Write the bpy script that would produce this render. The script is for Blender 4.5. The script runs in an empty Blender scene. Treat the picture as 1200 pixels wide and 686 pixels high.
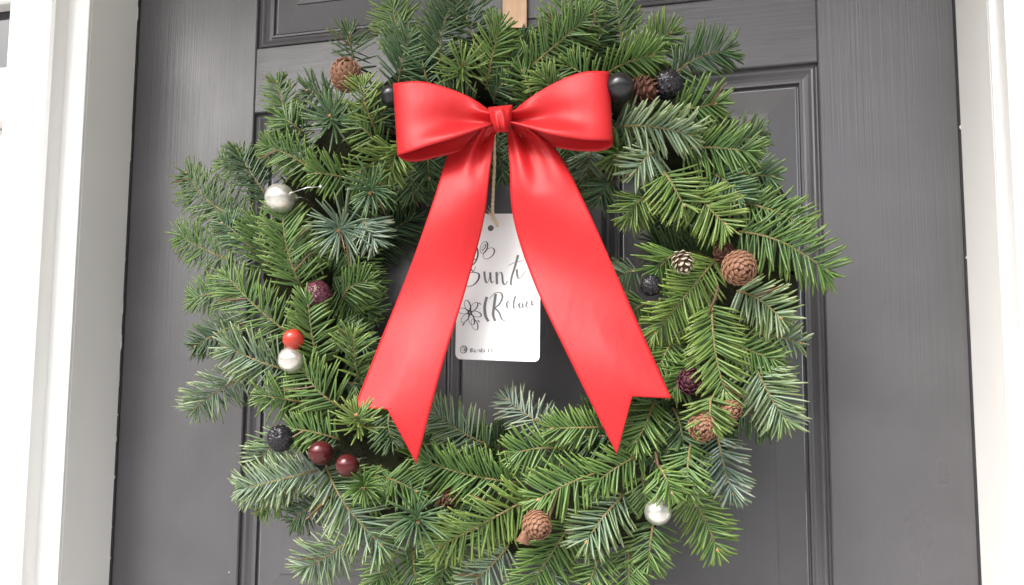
import bpy, math, random
import numpy as np
from mathutils import Vector, Matrix, noise

scene = bpy.context.scene
COL = scene.collection
rnd = random.Random(7)

# ------------------------------------------------------------------ camera
CAM = Vector((0.174, -0.8273, 1.19))
YAW, PITCH, ROLL, FPX, CY = 0.1938, 0.0894, 0.006, 934.9, 144.4
_f = Vector((-math.sin(YAW)*math.cos(PITCH), math.cos(YAW)*math.cos(PITCH), math.sin(PITCH)))
_r0 = Vector((math.cos(YAW), math.sin(YAW), 0)); _u0 = _r0.cross(_f)
_r = _r0*math.cos(ROLL) + _u0*math.sin(ROLL)
_u = -_r0*math.sin(ROLL) + _u0*math.cos(ROLL)
cd = bpy.data.cameras.new('camera'); cam = bpy.data.objects.new('camera', cd); COL.objects.link(cam)
cam.matrix_world = Matrix(((_r.x, _u.x, -_f.x, CAM.x), (_r.y, _u.y, -_f.y, CAM.y), (_r.z, _u.z, -_f.z, CAM.z), (0, 0, 0, 1)))
cd.sensor_width = 36; cd.lens = FPX/1200*36; cd.shift_y = CY/1200
cd.clip_start = 0.02; cd.clip_end = 900
scene.camera = cam

# ------------------------------------------------------------------ world: overcast daylight
SUN_EL, SUN_AZ = math.radians(45), math.radians(-30)      # azimuth measured from -y towards -x
w = bpy.data.worlds.new('World'); scene.world = w; w.use_nodes = True
nt = w.node_tree; nt.nodes.clear()
sky = nt.nodes.new('ShaderNodeTexSky'); sky.sky_type = 'NISHITA'; sky.sun_disc = False
sky.sun_elevation = SUN_EL; sky.sun_rotation = math.pi + SUN_AZ*-1
sky.air_density = 1.0; sky.dust_density = 4.0; sky.ozone_density = 1.0
hs = nt.nodes.new('ShaderNodeHueSaturation'); hs.inputs['Saturation'].default_value = 0.30   # cloud cover greys the sky
bg = nt.nodes.new('ShaderNodeBackground'); bg.inputs['Strength'].default_value = 0.115
wo = nt.nodes.new('ShaderNodeOutputWorld')
nt.links.new(sky.outputs[0], hs.inputs['Color']); nt.links.new(hs.outputs[0], bg.inputs[0]); nt.links.new(bg.outputs[0], wo.inputs[0])
sd = bpy.data.lights.new('sun', 'SUN'); sd.energy = 0.78; sd.angle = math.radians(27); sd.color = (1.0, 0.98, 0.955)
sun = bpy.data.objects.new('sun', sd); COL.objects.link(sun)
tosun = Vector((math.sin(SUN_AZ)*math.cos(SUN_EL), -math.cos(SUN_AZ)*math.cos(SUN_EL), math.sin(SUN_EL)))
sun.rotation_euler = tosun.to_track_quat('Z', 'Y').to_euler(); sun.location = tosun*6
vs = scene.view_settings
vs.view_transform = 'Standard'; vs.look = 'None'; vs.gamma = 1.0; vs.use_curve_mapping = False
vs.exposure = 2.1
scene.render.engine = 'CYCLES'

# ------------------------------------------------------------------ helpers
def ray(px, py):
    return _f + _r*((px-600)/FPX) + _u*((343+CY-py)/FPX)
def at(px, py, Y):
    """point of the plane y = Y that the photograph shows at (px, py)"""
    d = ray(px, py); return CAM + d*((Y-CAM.y)/d.y)
def pix(P):
    d = Vector(P)-CAM; z = d.dot(_f)
    return 600+FPX*d.dot(_r)/z, 343+CY-FPX*d.dot(_u)/z

def mesh_obj(name, verts, faces, mats=None, parent=None, smooth=False, mi=None):
    me = bpy.data.meshes.new(name); me.from_pydata([tuple(v) for v in verts], [], faces)
    for m in (mats if isinstance(mats, (list, tuple)) else [mats]):
        if m: me.materials.append(m)
    if smooth: me.polygons.foreach_set('use_smooth', [True]*len(me.polygons))
    if mi is not None: me.polygons.foreach_set('material_index', mi)
    me.update()
    return link(name, me, parent)
def link(name, me, parent=None):
    o = bpy.data.objects.new(name, me); COL.objects.link(o)
    if parent:
        o.parent = parent; o.matrix_parent_inverse = parent_matrix(parent).inverted()
    return o
def parent_matrix(p):
    m = p.matrix_basis.copy()
    if p.parent: m = parent_matrix(p.parent) @ p.matrix_parent_inverse @ m
    return m
def empty(name, loc, label, cat, group=None):
    o = bpy.data.objects.new(name, None); o.empty_display_size = 0.05; o.location = loc; COL.objects.link(o)
    tag(o, label, cat, group); return o
def tag(o, label, cat, group=None):
    o['label'] = label; o['category'] = cat
    if group: o['group'] = group
    return o

class MB:
    def __init__(s): s.v = []; s.f = []; s.m = []
    def box(s, x0, x1, y0, y1, z0, z1, b=0.0, m=0):
        """box, its vertical and horizontal edges eased by b"""
        xs, ys, zs = (x0, x1), (y0, y1), (z0, z1)
        if b <= 0:
            n = len(s.v)
            s.v += [(xs[i], ys[j], zs[k]) for i in (0, 1) for j in (0, 1) for k in (0, 1)]
            q = [(0, 1, 3, 2), (4, 6, 7, 5), (0, 4, 5, 1), (2, 3, 7, 6), (0, 2, 6, 4), (1, 5, 7, 3)]
            s.f += [tuple(n+i for i in f) for f in q]; s.m += [m]*6; return
        n = len(s.v); idx = {}
        for i in (0, 1):
            for j in (0, 1):
                for k in (0, 1):
                    sx, sy, sz = (1, -1)[i], (1, -1)[j], (1, -1)[k]
                    for a in range(3):
                        p = [xs[i]+sx*b, ys[j]+sy*b, zs[k]+sz*b]; p[a] = (xs[i], ys[j], zs[k])[a]
                        idx[i, j, k, a] = len(s.v); s.v.append(tuple(p))
        I = idx
        for i in (0, 1): s.f.append((I[i, 0, 0, 0], I[i, 1, 0, 0], I[i, 1, 1, 0], I[i, 0, 1, 0]))
        for j in (0, 1): s.f.append((I[0, j, 0, 1], I[1, j, 0, 1], I[1, j, 1, 1], I[0, j, 1, 1]))
        for k in (0, 1): s.f.append((I[0, 0, k, 2], I[1, 0, k, 2], I[1, 1, k, 2], I[0, 1, k, 2]))
        for i in (0, 1):
            for j in (0, 1): s.f.append((I[i, j, 0, 0], I[i, j, 1, 0], I[i, j, 1, 1], I[i, j, 0, 1]))
            for k in (0, 1): s.f.append((I[i, 0, k, 0], I[i, 1, k, 0], I[i, 1, k, 2], I[i, 0, k, 2]))
        for j in (0, 1):
            for k in (0, 1): s.f.append((I[0, j, k, 1], I[1, j, k, 1], I[1, j, k, 2], I[0, j, k, 2]))
        for i in (0, 1):
            for j in (0, 1):
                for k in (0, 1): s.f.append((I[i, j, k, 0], I[i, j, k, 1], I[i, j, k, 2]))
        s.m += [m]*26
    def tube(s, pts, rad, k=6, m=0, cap=True):
        n0 = len(s.v); N = len(pts); pts = [Vector(p) for p in pts]
        if not hasattr(rad, '__len__'): rad = [rad]*N
        up = None
        for i, p in enumerate(pts):
            t = (pts[min(i+1, N-1)]-pts[max(i-1, 0)]).normalized()
            if up is None:
                up = Vector((0, 0, 1)) if abs(t.z) < 0.9 else Vector((1, 0, 0))
            a = (up-t*up.dot(t)).normalized(); b = t.cross(a); up = a
            for j in range(k):
                q = 2*math.pi*j/k
                s.v.append(tuple(p+(a*math.cos(q)+b*math.sin(q))*rad[i]))
        for i in range(N-1):
            for j in range(k):
                s.f.append((n0+i*k+j, n0+i*k+(j+1) % k, n0+(i+1)*k+(j+1) % k, n0+(i+1)*k+j)); s.m.append(m)
        if cap:
            s.f.append(tuple(n0+j for j in reversed(range(k)))); s.f.append(tuple(n0+(N-1)*k+j for j in range(k))); s.m += [m, m]
    def grid(s, rows, m=0):
        n0 = len(s.v); R = len(rows); C = len(rows[0])
        for r in rows: s.v += [tuple(p) for p in r]
        for i in range(R-1):
            for j in range(C-1):
                s.f.append((n0+i*C+j, n0+i*C+j+1, n0+(i+1)*C+j+1, n0+(i+1)*C+j)); s.m.append(m)
    def build(s, name, mats, parent=None, smooth=False, recalc=True):
        o = mesh_obj(name, s.v, s.f, mats, parent, smooth, s.m)
        if recalc:
            import bmesh
            bm = bmesh.new(); bm.from_mesh(o.data); bmesh.ops.recalc_face_normals(bm, faces=bm.faces); bm.to_mesh(o.data); bm.free()
        return o

def lerp(a, b, t): return a+(b-a)*t
def poly(pts, t):
    """smooth (Catmull-Rom) point on a polyline, t in 0..1"""
    n = len(pts)-1; x = min(max(t, 0), 1)*n; i = min(int(x), n-1); f = x-i
    P = [np.array(pts[max(min(j, n), 0)], float) for j in (i-1, i, i+1, i+2)]
    return 0.5*((2*P[1])+(P[2]-P[0])*f+(2*P[0]-5*P[1]+4*P[2]-P[3])*f*f+(-P[0]+3*P[1]-3*P[2]+P[3])*f**3)

# ------------------------------------------------------------------ materials
def mat(name, col=(0.5, 0.5, 0.5), rough=0.5, metal=0.0, spec=0.5, **kw):
    m = bpy.data.materials.new(name); m.use_nodes = True
    b = m.node_tree.nodes['Principled BSDF']
    b.inputs['Base Color'].default_value = (*col, 1); b.inputs['Roughness'].default_value = rough
    b.inputs['Metallic'].default_value = metal; b.inputs['Specular IOR Level'].default_value = spec
    for k, v in kw.items(): b.inputs[k].default_value = v
    return m
class NT:
    def __init__(s, m): s.t = m.node_tree; s.b = s.t.nodes['Principled BSDF']
    def n(s, typ, **kw):
        x = s.t.nodes.new(typ)
        for k, v in kw.items():
            if k in x.inputs.keys(): x.inputs[k].default_value = v
            else: setattr(x, k, v)
        return x
    def l(s, a, b): s.t.links.new(a, b)
    def coords(s, scale=(1, 1, 1), kind='Object'):
        c = s.n('ShaderNodeTexCoord'); mp = s.n('ShaderNodeMapping'); mp.inputs['Scale'].default_value = scale
        s.l(c.outputs[kind], mp.inputs[0]); return mp.outputs[0]
    def noise(s, vec, scale, detail=3, rough=0.5):
        x = s.n('ShaderNodeTexNoise', Scale=scale, Detail=detail, Roughness=rough); s.l(vec, x.inputs['Vector']); return x.outputs['Fac']
    def ramp(s, fac, stops):
        x = s.n('ShaderNodeValToRGB'); s.l(fac, x.inputs[0]); e = x.color_ramp.elements
        while len(e) < len(stops): e.new(0.5)
        for i, (p, c) in enumerate(stops):
            e[i].position = p; e[i].color = (*c, 1) if hasattr(c, '__len__') else (c, c, c, 1)
        return x.outputs[0]
    def mix(s, fac, a, b, mode='MIX'):
        x = s.n('ShaderNodeMix', data_type='RGBA', blend_type=mode)
        for sock, v in ((x.inputs[0], fac), (x.inputs[6], a), (x.inputs[7], b)):
            if hasattr(v, 'is_linked') or hasattr(v, 'links'): s.l(v, sock)
            elif hasattr(v, '__len__'): sock.default_value = (*v, 1)
            else: sock.default_value = v
        return x.outputs[2]
    def math(s, op, a, b=None):
        x = s.n('ShaderNodeMath', operation=op)
        for i, v in enumerate((a, b)):
            if v is None: continue
            if hasattr(v, 'links'): s.l(v, x.inputs[i])
            else: x.inputs[i].default_value = v
        return x.outputs[0]
    def bump(s, h, strength, dist, prev=None):
        x = s.n('ShaderNodeBump', Strength=strength, Distance=dist); s.l(h, x.inputs['Height'])
        if prev: s.l(prev, x.inputs['Normal'])
        return x.outputs[0]

def door_paint(name, horizontal, GS=0.55):
    m = mat(name, (0.10, 0.10, 0.105), 0.42, spec=0.5); t = NT(m)
    sc = (4, 4, 420) if horizontal else (420, 4, 4)
    g1 = t.noise(t.coords(sc), 1.0, 4, 0.55)
    sc2 = (1.2, 1.2, 30) if horizontal else (30, 1.2, 1.2)
    g2 = t.noise(t.coords(sc2), 1.0, 3, 0.5)
    grain = t.math('ADD', t.ramp(g1, [(0.40, 0.0), (0.56, 1.0)]), t.math('MULTIPLY', g2, 0.5))
    mask = t.ramp(t.noise(t.coords((1, 1, 1)), 5.0, 2), [(0.36, 0.25), (0.64, 1.0)])
    gm = t.math('MULTIPLY', grain, mask)
    orange = t.noise(t.coords((1, 1, 1)), 420, 2)
    nrm = t.bump(orange, 0.12, 0.0004, t.bump(gm, 0.55*GS, 0.0004))
    t.l(nrm, t.b.inputs['Normal'])
    blot = t.noise(t.coords((1, 1, 1)), 7.0, 4, 0.6)
    base = t.ramp(blot, [(0.3, (0.066, 0.063, 0.067)), (0.7, (0.088, 0.084, 0.088))])
    # white paint specks and dabs
    vo = t.n('ShaderNodeTexVoronoi', Scale=26.0); t.l(t.coords((1, 0.2, 0.75)), vo.inputs['Vector'])
    sep = t.n('ShaderNodeSeparateColor'); t.l(vo.outputs['Color'], sep.inputs[0])
    size = t.math('MULTIPLY', t.math('POWER', sep.outputs[0], 7.0), 0.038)
    sp = t.math('LESS_THAN', vo.outputs['Distance'], size)
    base = t.mix(t.math('MULTIPLY', sp, 0.8), base, (0.55, 0.55, 0.55))
    # fine scratches and chalky rub marks
    v2 = t.n('ShaderNodeTexVoronoi', Scale=9.0); t.l(t.coords((6, 0.2, 0.7)), v2.inputs['Vector'])
    s2 = t.n('ShaderNodeSeparateColor'); t.l(v2.outputs['Color'], s2.inputs[0])
    scr = t.math('LESS_THAN', v2.outputs['Distance'], t.math('MULTIPLY', t.math('POWER', s2.outputs[1], 9.0), 0.05))
    base = t.mix(t.math('MULTIPLY', scr, 0.35), base, (0.4, 0.4, 0.4))
    t.l(base, t.b.inputs['Base Color'])
    rr = t.ramp(t.noise(t.coords((1, 1, 0.6)), 9, 5), [(0.3, 0.26), (0.7, 0.44)])
    t.l(rr, t.b.inputs['Roughness'])
    return m
M = {}
M['door_v'] = door_paint('grey_door_paint_vertical_grain', False)
M['door_h'] = door_paint('grey_door_paint_horizontal_grain', True, 1.2)
M['door_p'] = door_paint('grey_door_paint_smooth', False, 0.12)

def white_paint(name, col, chips=True):
    m = mat(name, col, 0.45); t = NT(m)
    n1 = t.noise(t.coords((60, 60, 3)), 1.0, 3)
    nrm = t.bump(n1, 0.15, 0.0006); t.l(nrm, t.b.inputs['Normal'])
    bl = t.noise(t.coords((4, 4, 2)), 2.0, 4, 0.6)
    base = t.ramp(bl, [(0.3, tuple(c*0.95 for c in col)), (0.7, col)])
    vo = t.n('ShaderNodeTexVoronoi', Scale=20.0); t.l(t.coords((1, 1, 0.45)), vo.inputs['Vector'])
    sep = t.n('ShaderNodeSeparateColor'); t.l(vo.outputs['Color'], sep.inputs[0])
    sp = t.math('LESS_THAN', vo.outputs['Distance'], t.math('MULTIPLY', t.math('POWER', sep.outputs[0], 7.0), 0.05))
    base = t.mix(t.math('MULTIPLY', sp, 0.7), base, (0.30, 0.27, 0.22))
    t.l(base, t.b.inputs['Base Color'])
    return m
M['white'] = white_paint('white_frame_paint', (0.80, 0.79, 0.77))
M['jamb'] = white_paint('jamb_paint', (0.84, 0.82, 0.79))
M['strip'] = mat('black_weatherstrip', (0.012, 0.011, 0.014), 0.7)
M['chip'] = mat('flaked_paint', (0.6, 0.58, 0.54), 0.8)
M['glass'] = mat('sidelight_glass', (0.03, 0.028, 0.032), 0.04, spec=0.6)
M['siding'] = mat('house_siding', (0.62, 0.61, 0.58), 0.7)
M['ceiling'] = mat('porch_ceiling_boards', (0.30, 0.22, 0.14), 0.7)
m = mat('concrete', (0.30, 0.29, 0.28), 0.85); t = NT(m)
t.l(t.ramp(t.noise(t.coords(), 6, 6, 0.65), [(0.3, (0.36, 0.355, 0.345)), (0.7, (0.48, 0.47, 0.455))]), t.b.inputs['Base Color']); M['concrete'] = m
m = mat('paving', (0.3, 0.3, 0.29), 0.9); t = NT(m)
t.l(t.ramp(t.noise(t.coords(), 0.8, 8, 0.7), [(0.3, (0.27, 0.265, 0.255)), (0.7, (0.36, 0.355, 0.345))]), t.b.inputs['Base Color']); M['lawn'] = m

M['added_hill'] = mat('added_hill_dark_green', (0.05, 0.07, 0.035), 0.9)  # dark green of the unseen hill added to cut low light
def needle_mat(name, col, rough, spec=0.5):
    m = mat(name, col, rough, spec=spec); t = NT(m)
    a = t.n('ShaderNodeAttribute', attribute_name='tone')
    sx = t.n('ShaderNodeSeparateColor'); t.l(a.outputs['Color'], sx.inputs[0])
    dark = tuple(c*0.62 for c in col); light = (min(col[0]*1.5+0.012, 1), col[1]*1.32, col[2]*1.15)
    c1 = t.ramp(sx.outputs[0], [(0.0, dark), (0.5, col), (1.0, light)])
    tipc = (col[0]*1.9+0.02, col[1]*1.45+0.01, col[2]*1.1)
    c2 = t.mix(t.math('MULTIPLY', sx.outputs[1], 0.6), c1, tipc)
    c3 = t.mix(sx.outputs[2], c2, (0.12, 0.065, 0.025))      # the odd browned needle
    t.l(c3, t.b.inputs['Base Color'])
    return m
NEEDLE = {
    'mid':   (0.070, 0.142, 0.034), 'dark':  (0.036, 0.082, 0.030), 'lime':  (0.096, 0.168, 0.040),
    'blue':  (0.090, 0.150, 0.105), 'cool':  (0.062, 0.128, 0.056), 'pale':  (0.085, 0.145, 0.062)}
NM = {k: needle_mat('fir_needle_'+k, c, 0.33) for k, c in NEEDLE.items()}
UNDER = needle_mat('fir_needle_underside', (0.17, 0.25, 0.165), 0.45)
UNDERB = needle_mat('fir_needle_underside_blue', (0.20, 0.275, 0.225), 0.45)
m = mat('fir_twig_bark', (0.24, 0.15, 0.055), 0.75); t = NT(m)
t.l(t.ramp(t.noise(t.coords(), 350, 3), [(0.3, (0.12, 0.088, 0.030)), (0.7, (0.22, 0.165, 0.055))]), t.b.inputs['Base Color']); M['twig'] = m
M['twig_dark'] = mat('dark_twig_bark', (0.10, 0.055, 0.03), 0.8)
M['bud'] = mat('fir_bud', (0.42, 0.22, 0.10), 0.55)
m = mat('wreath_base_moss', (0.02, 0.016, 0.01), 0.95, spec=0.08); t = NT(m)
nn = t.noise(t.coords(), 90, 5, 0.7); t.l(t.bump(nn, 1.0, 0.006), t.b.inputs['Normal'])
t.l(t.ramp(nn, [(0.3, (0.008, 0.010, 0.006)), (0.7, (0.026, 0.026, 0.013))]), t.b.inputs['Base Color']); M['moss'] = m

m = mat('red_satin_ribbon', (0.46, 0.012, 0.015), 0.48, spec=0.30); t = NT(m)
t.b.inputs['Anisotropic'].default_value = 0.0; t.b.inputs['Sheen Weight'].default_value = 0.05
t.b.inputs['Sheen Roughness'].default_value = 0.4; t.b.inputs['Sheen Tint'].default_value = (1, 0.45, 0.45, 1)
wv = t.noise(t.coords((1, 1, 1)), 900, 2); cr = t.noise(t.coords((1, 1, 0.5)), 26, 3, 0.55)
t.l(t.bump(wv, 0.10, 0.0003, t.bump(cr, 0.36, 0.004)), t.b.inputs['Normal'])
M['ribbon'] = m
m = mat('tag_card', (0.86, 0.86, 0.85), 0.6); t = NT(m)
t.l(t.bump(t.noise(t.coords(), 700, 2), 0.05, 0.0003), t.b.inputs['Normal']); M['card'] = m
M['ink'] = mat('grey_ink', (0.17, 0.17, 0.175), 0.7)
M['ink_dark'] = mat('dark_ink', (0.045, 0.038, 0.062), 0.7)
M['ink_faint'] = mat('faint_ink', (0.28, 0.28, 0.28), 0.7)
M['twine'] = mat('jute_twine', (0.74, 0.60, 0.42), 0.85)
m = mat('copper_strap', (0.74, 0.50, 0.33), 0.42, metal=0.35); t = NT(m)
t.l(t.ramp(t.noise(t.coords((1, 1, 0.3)), 130, 4), [(0.3, (0.36, 0.22, 0.13)), (0.7, (0.46, 0.30, 0.19))]), t.b.inputs['Base Color']); M['copper'] = m
M['wire'] = mat('silver_wire', (0.7, 0.7, 0.7), 0.3, metal=1.0)

def speckled(name, a, b, rough, metal, scale, bump, spec=0.5):
    m = mat(name, a, rough, metal, spec); t = NT(m)
    n = t.noise(t.coords(), scale, 5, 0.65)
    t.l(t.ramp(n, [(0.35, a), (0.65, b)]), t.b.inputs['Base Color'])
    if bump: t.l(t.bump(n, bump, 0.0008), t.b.inputs['Normal'])
    return m
M['silver'] = speckled('mercury_silver_glass', (0.80, 0.78, 0.73), (0.60, 0.58, 0.52), 0.31, 0.8, 160, 0.16)
M['black_ball'] = mat('satin_black_lacquer', (0.012, 0.011, 0.013), 0.28)
M['burgundy'] = mat('burgundy_lacquer', (0.085, 0.012, 0.014), 0.24, metal=0.25)
M['red_ball'] = mat('matt_red_lacquer', (0.40, 0.035, 0.020), 0.34)
M['pod_purple'] = speckled('glittered_plum', (0.05, 0.010, 0.020), (0.14, 0.035, 0.055), 0.26, 0.2, 420, 0.7)
M['pod_black'] = speckled('glittered_black', (0.006, 0.005, 0.008), (0.028, 0.024, 0.030), 0.25, 0.2, 420, 0.7)
M['pod_core'] = mat('pod_core', (0.010, 0.006, 0.008), 0.8)
M['cone'] = speckled('brown_cone_scale', (0.165, 0.075, 0.040), (0.28, 0.138, 0.078), 0.62, 0, 260, 0.3)
M['cone_dark'] = speckled('dark_cone_scale', (0.06, 0.020, 0.010), (0.17, 0.060, 0.028), 0.5, 0, 220, 0.3)
M['cone_gold'] = speckled('champagne_cone_scale', (0.36, 0.32, 0.22), (0.56, 0.52, 0.40), 0.38, 0.4, 200, 0.3)
M['cone_core'] = mat('cone_core', (0.05, 0.02, 0.012), 0.9)

# ------------------------------------------------------------------ the setting
def slab(name, x0, x1, y0, y1, z0, z1, m, b=0.0):
    k = MB(); k.box(x0, x1, y0, y1, z0, z1, b); o = k.build(name, m); o['kind'] = 'structure'; return o
slab('ground', -300, 300, -300, 300, -0.36, -0.16, M['lawn'])
slab('porch_floor', -2.6, 2.6, -2.2, 0.3, -0.156, 0.0, M['concrete'], 0.006)
slab('porch_ceiling', -2.6, 2.6, -0.78, 0.2, 2.27, 2.40, M['ceiling'])

# unseen hill added behind the camera to darken door reflections and low light
k = MB(); rws = []
for rr_, hh_ in ((34, 0.0), (38, 8.0), (44, 13.5), (56, 19.0), (75, 17.0)):
    row = []
    for i in range(61):
        a = math.radians(180+180*i/60); z_ = hh_*(0.85+0.28*noise.noise(Vector((i*0.35, rr_*0.1, 0)))+0.12*noise.noise(Vector((i*1.7, rr_, 3))))
        row.append(Vector((rr_*math.cos(a), rr_*math.sin(a), -0.15+z_)))
    rws.append(row)
k.grid(rws); o = k.build('added_dark_hill', M['added_hill'], smooth=True); o['kind'] = 'structure'

HW = 0.457
D1 = 0.079                                    # jamb depth in front of the door face
D2 = D1 + 0.030                               # casing front
XL1 = at(84.5, 0, -D1).x; XR1 = at(1163, 0, -D1).x
for k in range(60):                           # casing stands out until its inner side shows as wide as in the photograph
    D2 = D1 + 0.001*k
    if pix((XL1, -D2, at(65, 0, -D1).z))[0] < 65: break
XL2 = at(9, 20, -D2).x
XR2 = XR1 + (XL1-XL2)

# front door: stiles, rails, mullions and six raised panels
Z1, Z2, ZF = 1.19+0.5161, 1.19+0.4369, 1.19-0.097
XA0, XB1 = -HW+0.157, HW-0.1279
XA1 = at(541, 450, 0).x; XB0 = at(706, 280, 0).x
ZB = ZF-0.050
door = empty('front_door', (0, 0, 0.01), 'dark grey panelled front door behind the fir wreath', 'door')
TH = 0.044
cols = [(XA0, XA1), (XB0, XB1)]
rows = [(Z1, 1.905), (ZB, Z2), (0.24, 0.80)]
E2 = 0.0012
def part_box(name, x0, x1, z0, z1, mt, y=0.0):
    k = MB(); k.box(x0, x1, y, TH, z0, z1, E2); return k.build(name, mt, door)
part_box('stile', -HW-0.02, XA0, 0.01, 2.03, M['door_v'])
part_box('stile', XB1, HW+0.02, 0.01, 2.03, M['door_v'])
for (a, b) in ((1.905, 2.03), (Z2, Z1), (0.80, ZB), (0.01, 0.24)):
    part_box('rail', XA0, XB1, a, b, M['door_h'], 0.0005)
for (a, b) in rows:
    part_box('mullion', XA1, XB0, a, b, M['door_v'], 0.0003)
# profile: (inset from the opening, depth behind the face)
PROF = [(0.0, 0.0), (0.0006, 0.0060), (0.0022, 0.0068), (0.0034, 0.0040), (0.0050, 0.0030), (0.0066, 0.0036), (0.0095, 0.0062),
        (0.0125, 0.0080), (0.0150, 0.0084), (0.0156, 0.0070), (0.0178, 0.0068), (0.0184, 0.0112), (0.0200, 0.0118), (0.0206, 0.0096),
        (0.0216, 0.0094)]
def panel(x0, x1, z0, z1):
    rowsP = []
    cx = [(0, 0), (1, 0), (1, 1), (0, 1)]
    k = MB()
    def loop(i, d):
        xs, zs = (x0+i, x1-i), (z0+i, z1-i)
        n = len(k.v)
        k.v.extend((xs[a], d, zs[b]) for a, b in cx); return n
    prev = loop(-0.002, TH*0.7)
    for i, d in [(-0.002, 0.0012)]+PROF[1:]:
        cur = loop(i, d)
        for j in range(4):
            k.f.append((prev+j, prev+(j+1) % 4, cur+(j+1) % 4, cur+j)); k.m.append(0)
        prev = cur
    mo = k.build('panel', M['door_p'], door)
    k = MB()
    p0 = loop(0.0215, 0.014); 
    for i, d in ((0.0217, 0.0095), (0.0500, 0.0030), (0.0504, 0.0016)):
        c = loop(i, d)
        for j in range(4): k.f.append((p0+j, p0+(j+1) % 4, c+(j+1) % 4, c+j)); k.m.append(0)
        p0 = c
    k.f.append((p0, p0+1, p0+2, p0+3)); k.m.append(1)
    k.build('raised_field', [M['door_p'], M['door_v']], mo)
for (a, b) in cols:
    for (c, d) in rows: panel(a, b, c, d)
# door frame
fr = empty('door_frame', (0, -0.05, 0.0), 'white painted door frame with jambs around the grey door', 'door frame')
def fpart(name, x0, x1, y0, y1, z0, z1, mt, b=0.0018, parent=fr):
    k = MB(); k.box(x0, x1, y0, y1, z0, z1, b); return k.build(name, mt, parent)
G = 0.0025
jl = fpart('jamb', XL1-0.05, -HW-G, -D1, 0.10, 0.0, 2.06, M['jamb'])
jr = fpart('jamb', HW+G, XR1+0.05, -D1, 0.10, 0.0, 2.06, M['jamb'])
fpart('head_jamb', -HW-G, HW+G, -D1, 0.10, 2.034, 2.10, M['jamb'])
fpart('jamb_face', XL1-0.02, -HW-G+0.0003, -D1-0.004, -D1+0.0006, 0.0, 2.06, M['white'], 0.001)
fpart('jamb_face', HW+G-0.0003, XR1+0.02, -D1-0.004, -D1+0.0006, 0.0, 2.06, M['white'], 0.001)
fpart('casing', XL2, XL1, -D2, 0.02, 0.0, 2.16, M['white'], 0.003)
fpart('casing', XR1, XR2, -D2, 0.02, 0.0, 2.16, M['white'], 0.003)
fpart('head_casing', XL1, XR1, -D2+0.001, 0.02, 2.07, 2.16, M['white'], 0.003)
fpart('threshold', -HW-G, HW+G, -D1, 0.1, 0.0005, 0.009, M['wire'])
# weatherstrip with flaked paint at both door edges
for s in (-1, 1):
    k = MB()
    x0, x1 = (-HW-G-0.001, -HW-0.0002) if s < 0 else (HW+0.0004, HW+G+0.001)
    k.box(x0, x1, -0.0022, 0.03, 0.01, 2.03, 0.0006)
    ws = k.build('weatherstrip', M['strip'], fr)
    ch = MB(); z = 1.0
    while z < 1.85:
        ln = rnd.choice((0.003, 0.005, 0.008, 0.02, 0.04)); wd = rnd.uniform(0.0008, 0.0020)
        if rnd.random() < (0.75 if s < 0 else 0.22):
            xe = -HW-G if s < 0 else HW+G
            n = max(3, int(ln/0.003)); L = []
            for i in range(n+1):
                ww = wd*(0.4+0.6*rnd.random())*(0.3 if i in (0, n) else 1)
                L.append((z+ln*i/n, ww))
            a = [(xe-s*0.0-0.0003*s, -0.0034, zz) for zz, _ in L]; b = [(xe-s*ww, -0.0030, zz) for zz, ww in L]
            a2 = [(p[0], -0.0022, p[2]) for p in a]; b2 = [(p[0], -0.0022, p[2]) for p in b]
            ch.grid([a, b]); ch.grid([b, b2]); ch.grid([a2, a])
        z += ln+rnd.uniform(0.004, 0.05)
    o = ch.build('flaked_paint', M['chip'], fr)
    o['kind'] = 'stuff'
# sidelight window beside the casing
sw = empty('sidelight_window', (XL2-0.15, 0.0, 0.9), 'narrow dark window at the left edge beside the white casing', 'window')
zs = at(4, 83, -0.085).z
def spart(name, x0, x1, y0, y1, z0, z1, mt, b=0.002): return fpart(name, x0, x1, y0, y1, z0, z1, mt, b, sw)
spart('sill', XL2-0.30, XL2-0.0005, -D2+0.012, 0.02, zs-0.06, zs, M['white'])
spart('window_frame', XL2-0.30, XL2-0.0005, -0.06, 0.02, zs+0.33, zs+0.40, M['white'])
spart('glazing_bar', XL2-0.28, XL2-0.0005, -0.072, -0.055, at(4, 12, -0.06).z, at(4, 4, -0.06).z, M['white'])
spart('pane', XL2-0.29, XL2-0.0005, -0.056, -0.050, zs+0.0005, zs+0.33, M['glass'], 0.0005)
spart('lower_panel', XL2-0.30, XL2-0.0005, -0.07, 0.02, 0.0, zs-0.061, M['white'])
# house wall on both sides and above
for (x0, x1, z0, z1) in ((-2.6, XL2-0.302, 0.0, 2.27), (XR2+0.001, 2.6, 0.0, 2.27), (XL2-0.30, XR2, 2.162, 2.27)):
    o = slab('house_wall', x0, x1, -0.055, 0.2, z0+0.001, z1-0.001, M['siding'])

# ------------------------------------------------------------------ the wreath
WC = at(598, 335, -0.06)                       # wreath centre
RING = 0.235
wreath = empty('fir_wreath', (WC.x, -0.01, WC.z-RING-0.05), 'round wreath of green fir sprigs hanging on the grey door', 'wreath')
def Yfront(px, py):
    p = at(px, py, -0.06); r = math.hypot(p.x-WC.x, p.z-WC.z)
    q = max(0.0, 1-((r-RING)/0.15)**2)
    return -(0.034+0.078*math.sqrt(q))
# ring base
k = MB(); ringpts = []
for i in range(73):
    a = 2*math.pi*i/72; rr = RING+0.006*math.sin(5*a+1)
    ringpts.append(Vector((WC.x+rr*math.cos(a), -0.048, WC.z+rr*math.sin(a))))
k.tube(ringpts, [0.035+0.004*math.sin(11*i) for i in range(73)], 12, cap=False)
k.build('wreath_base', M['moss'], wreath, smooth=True)

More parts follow.
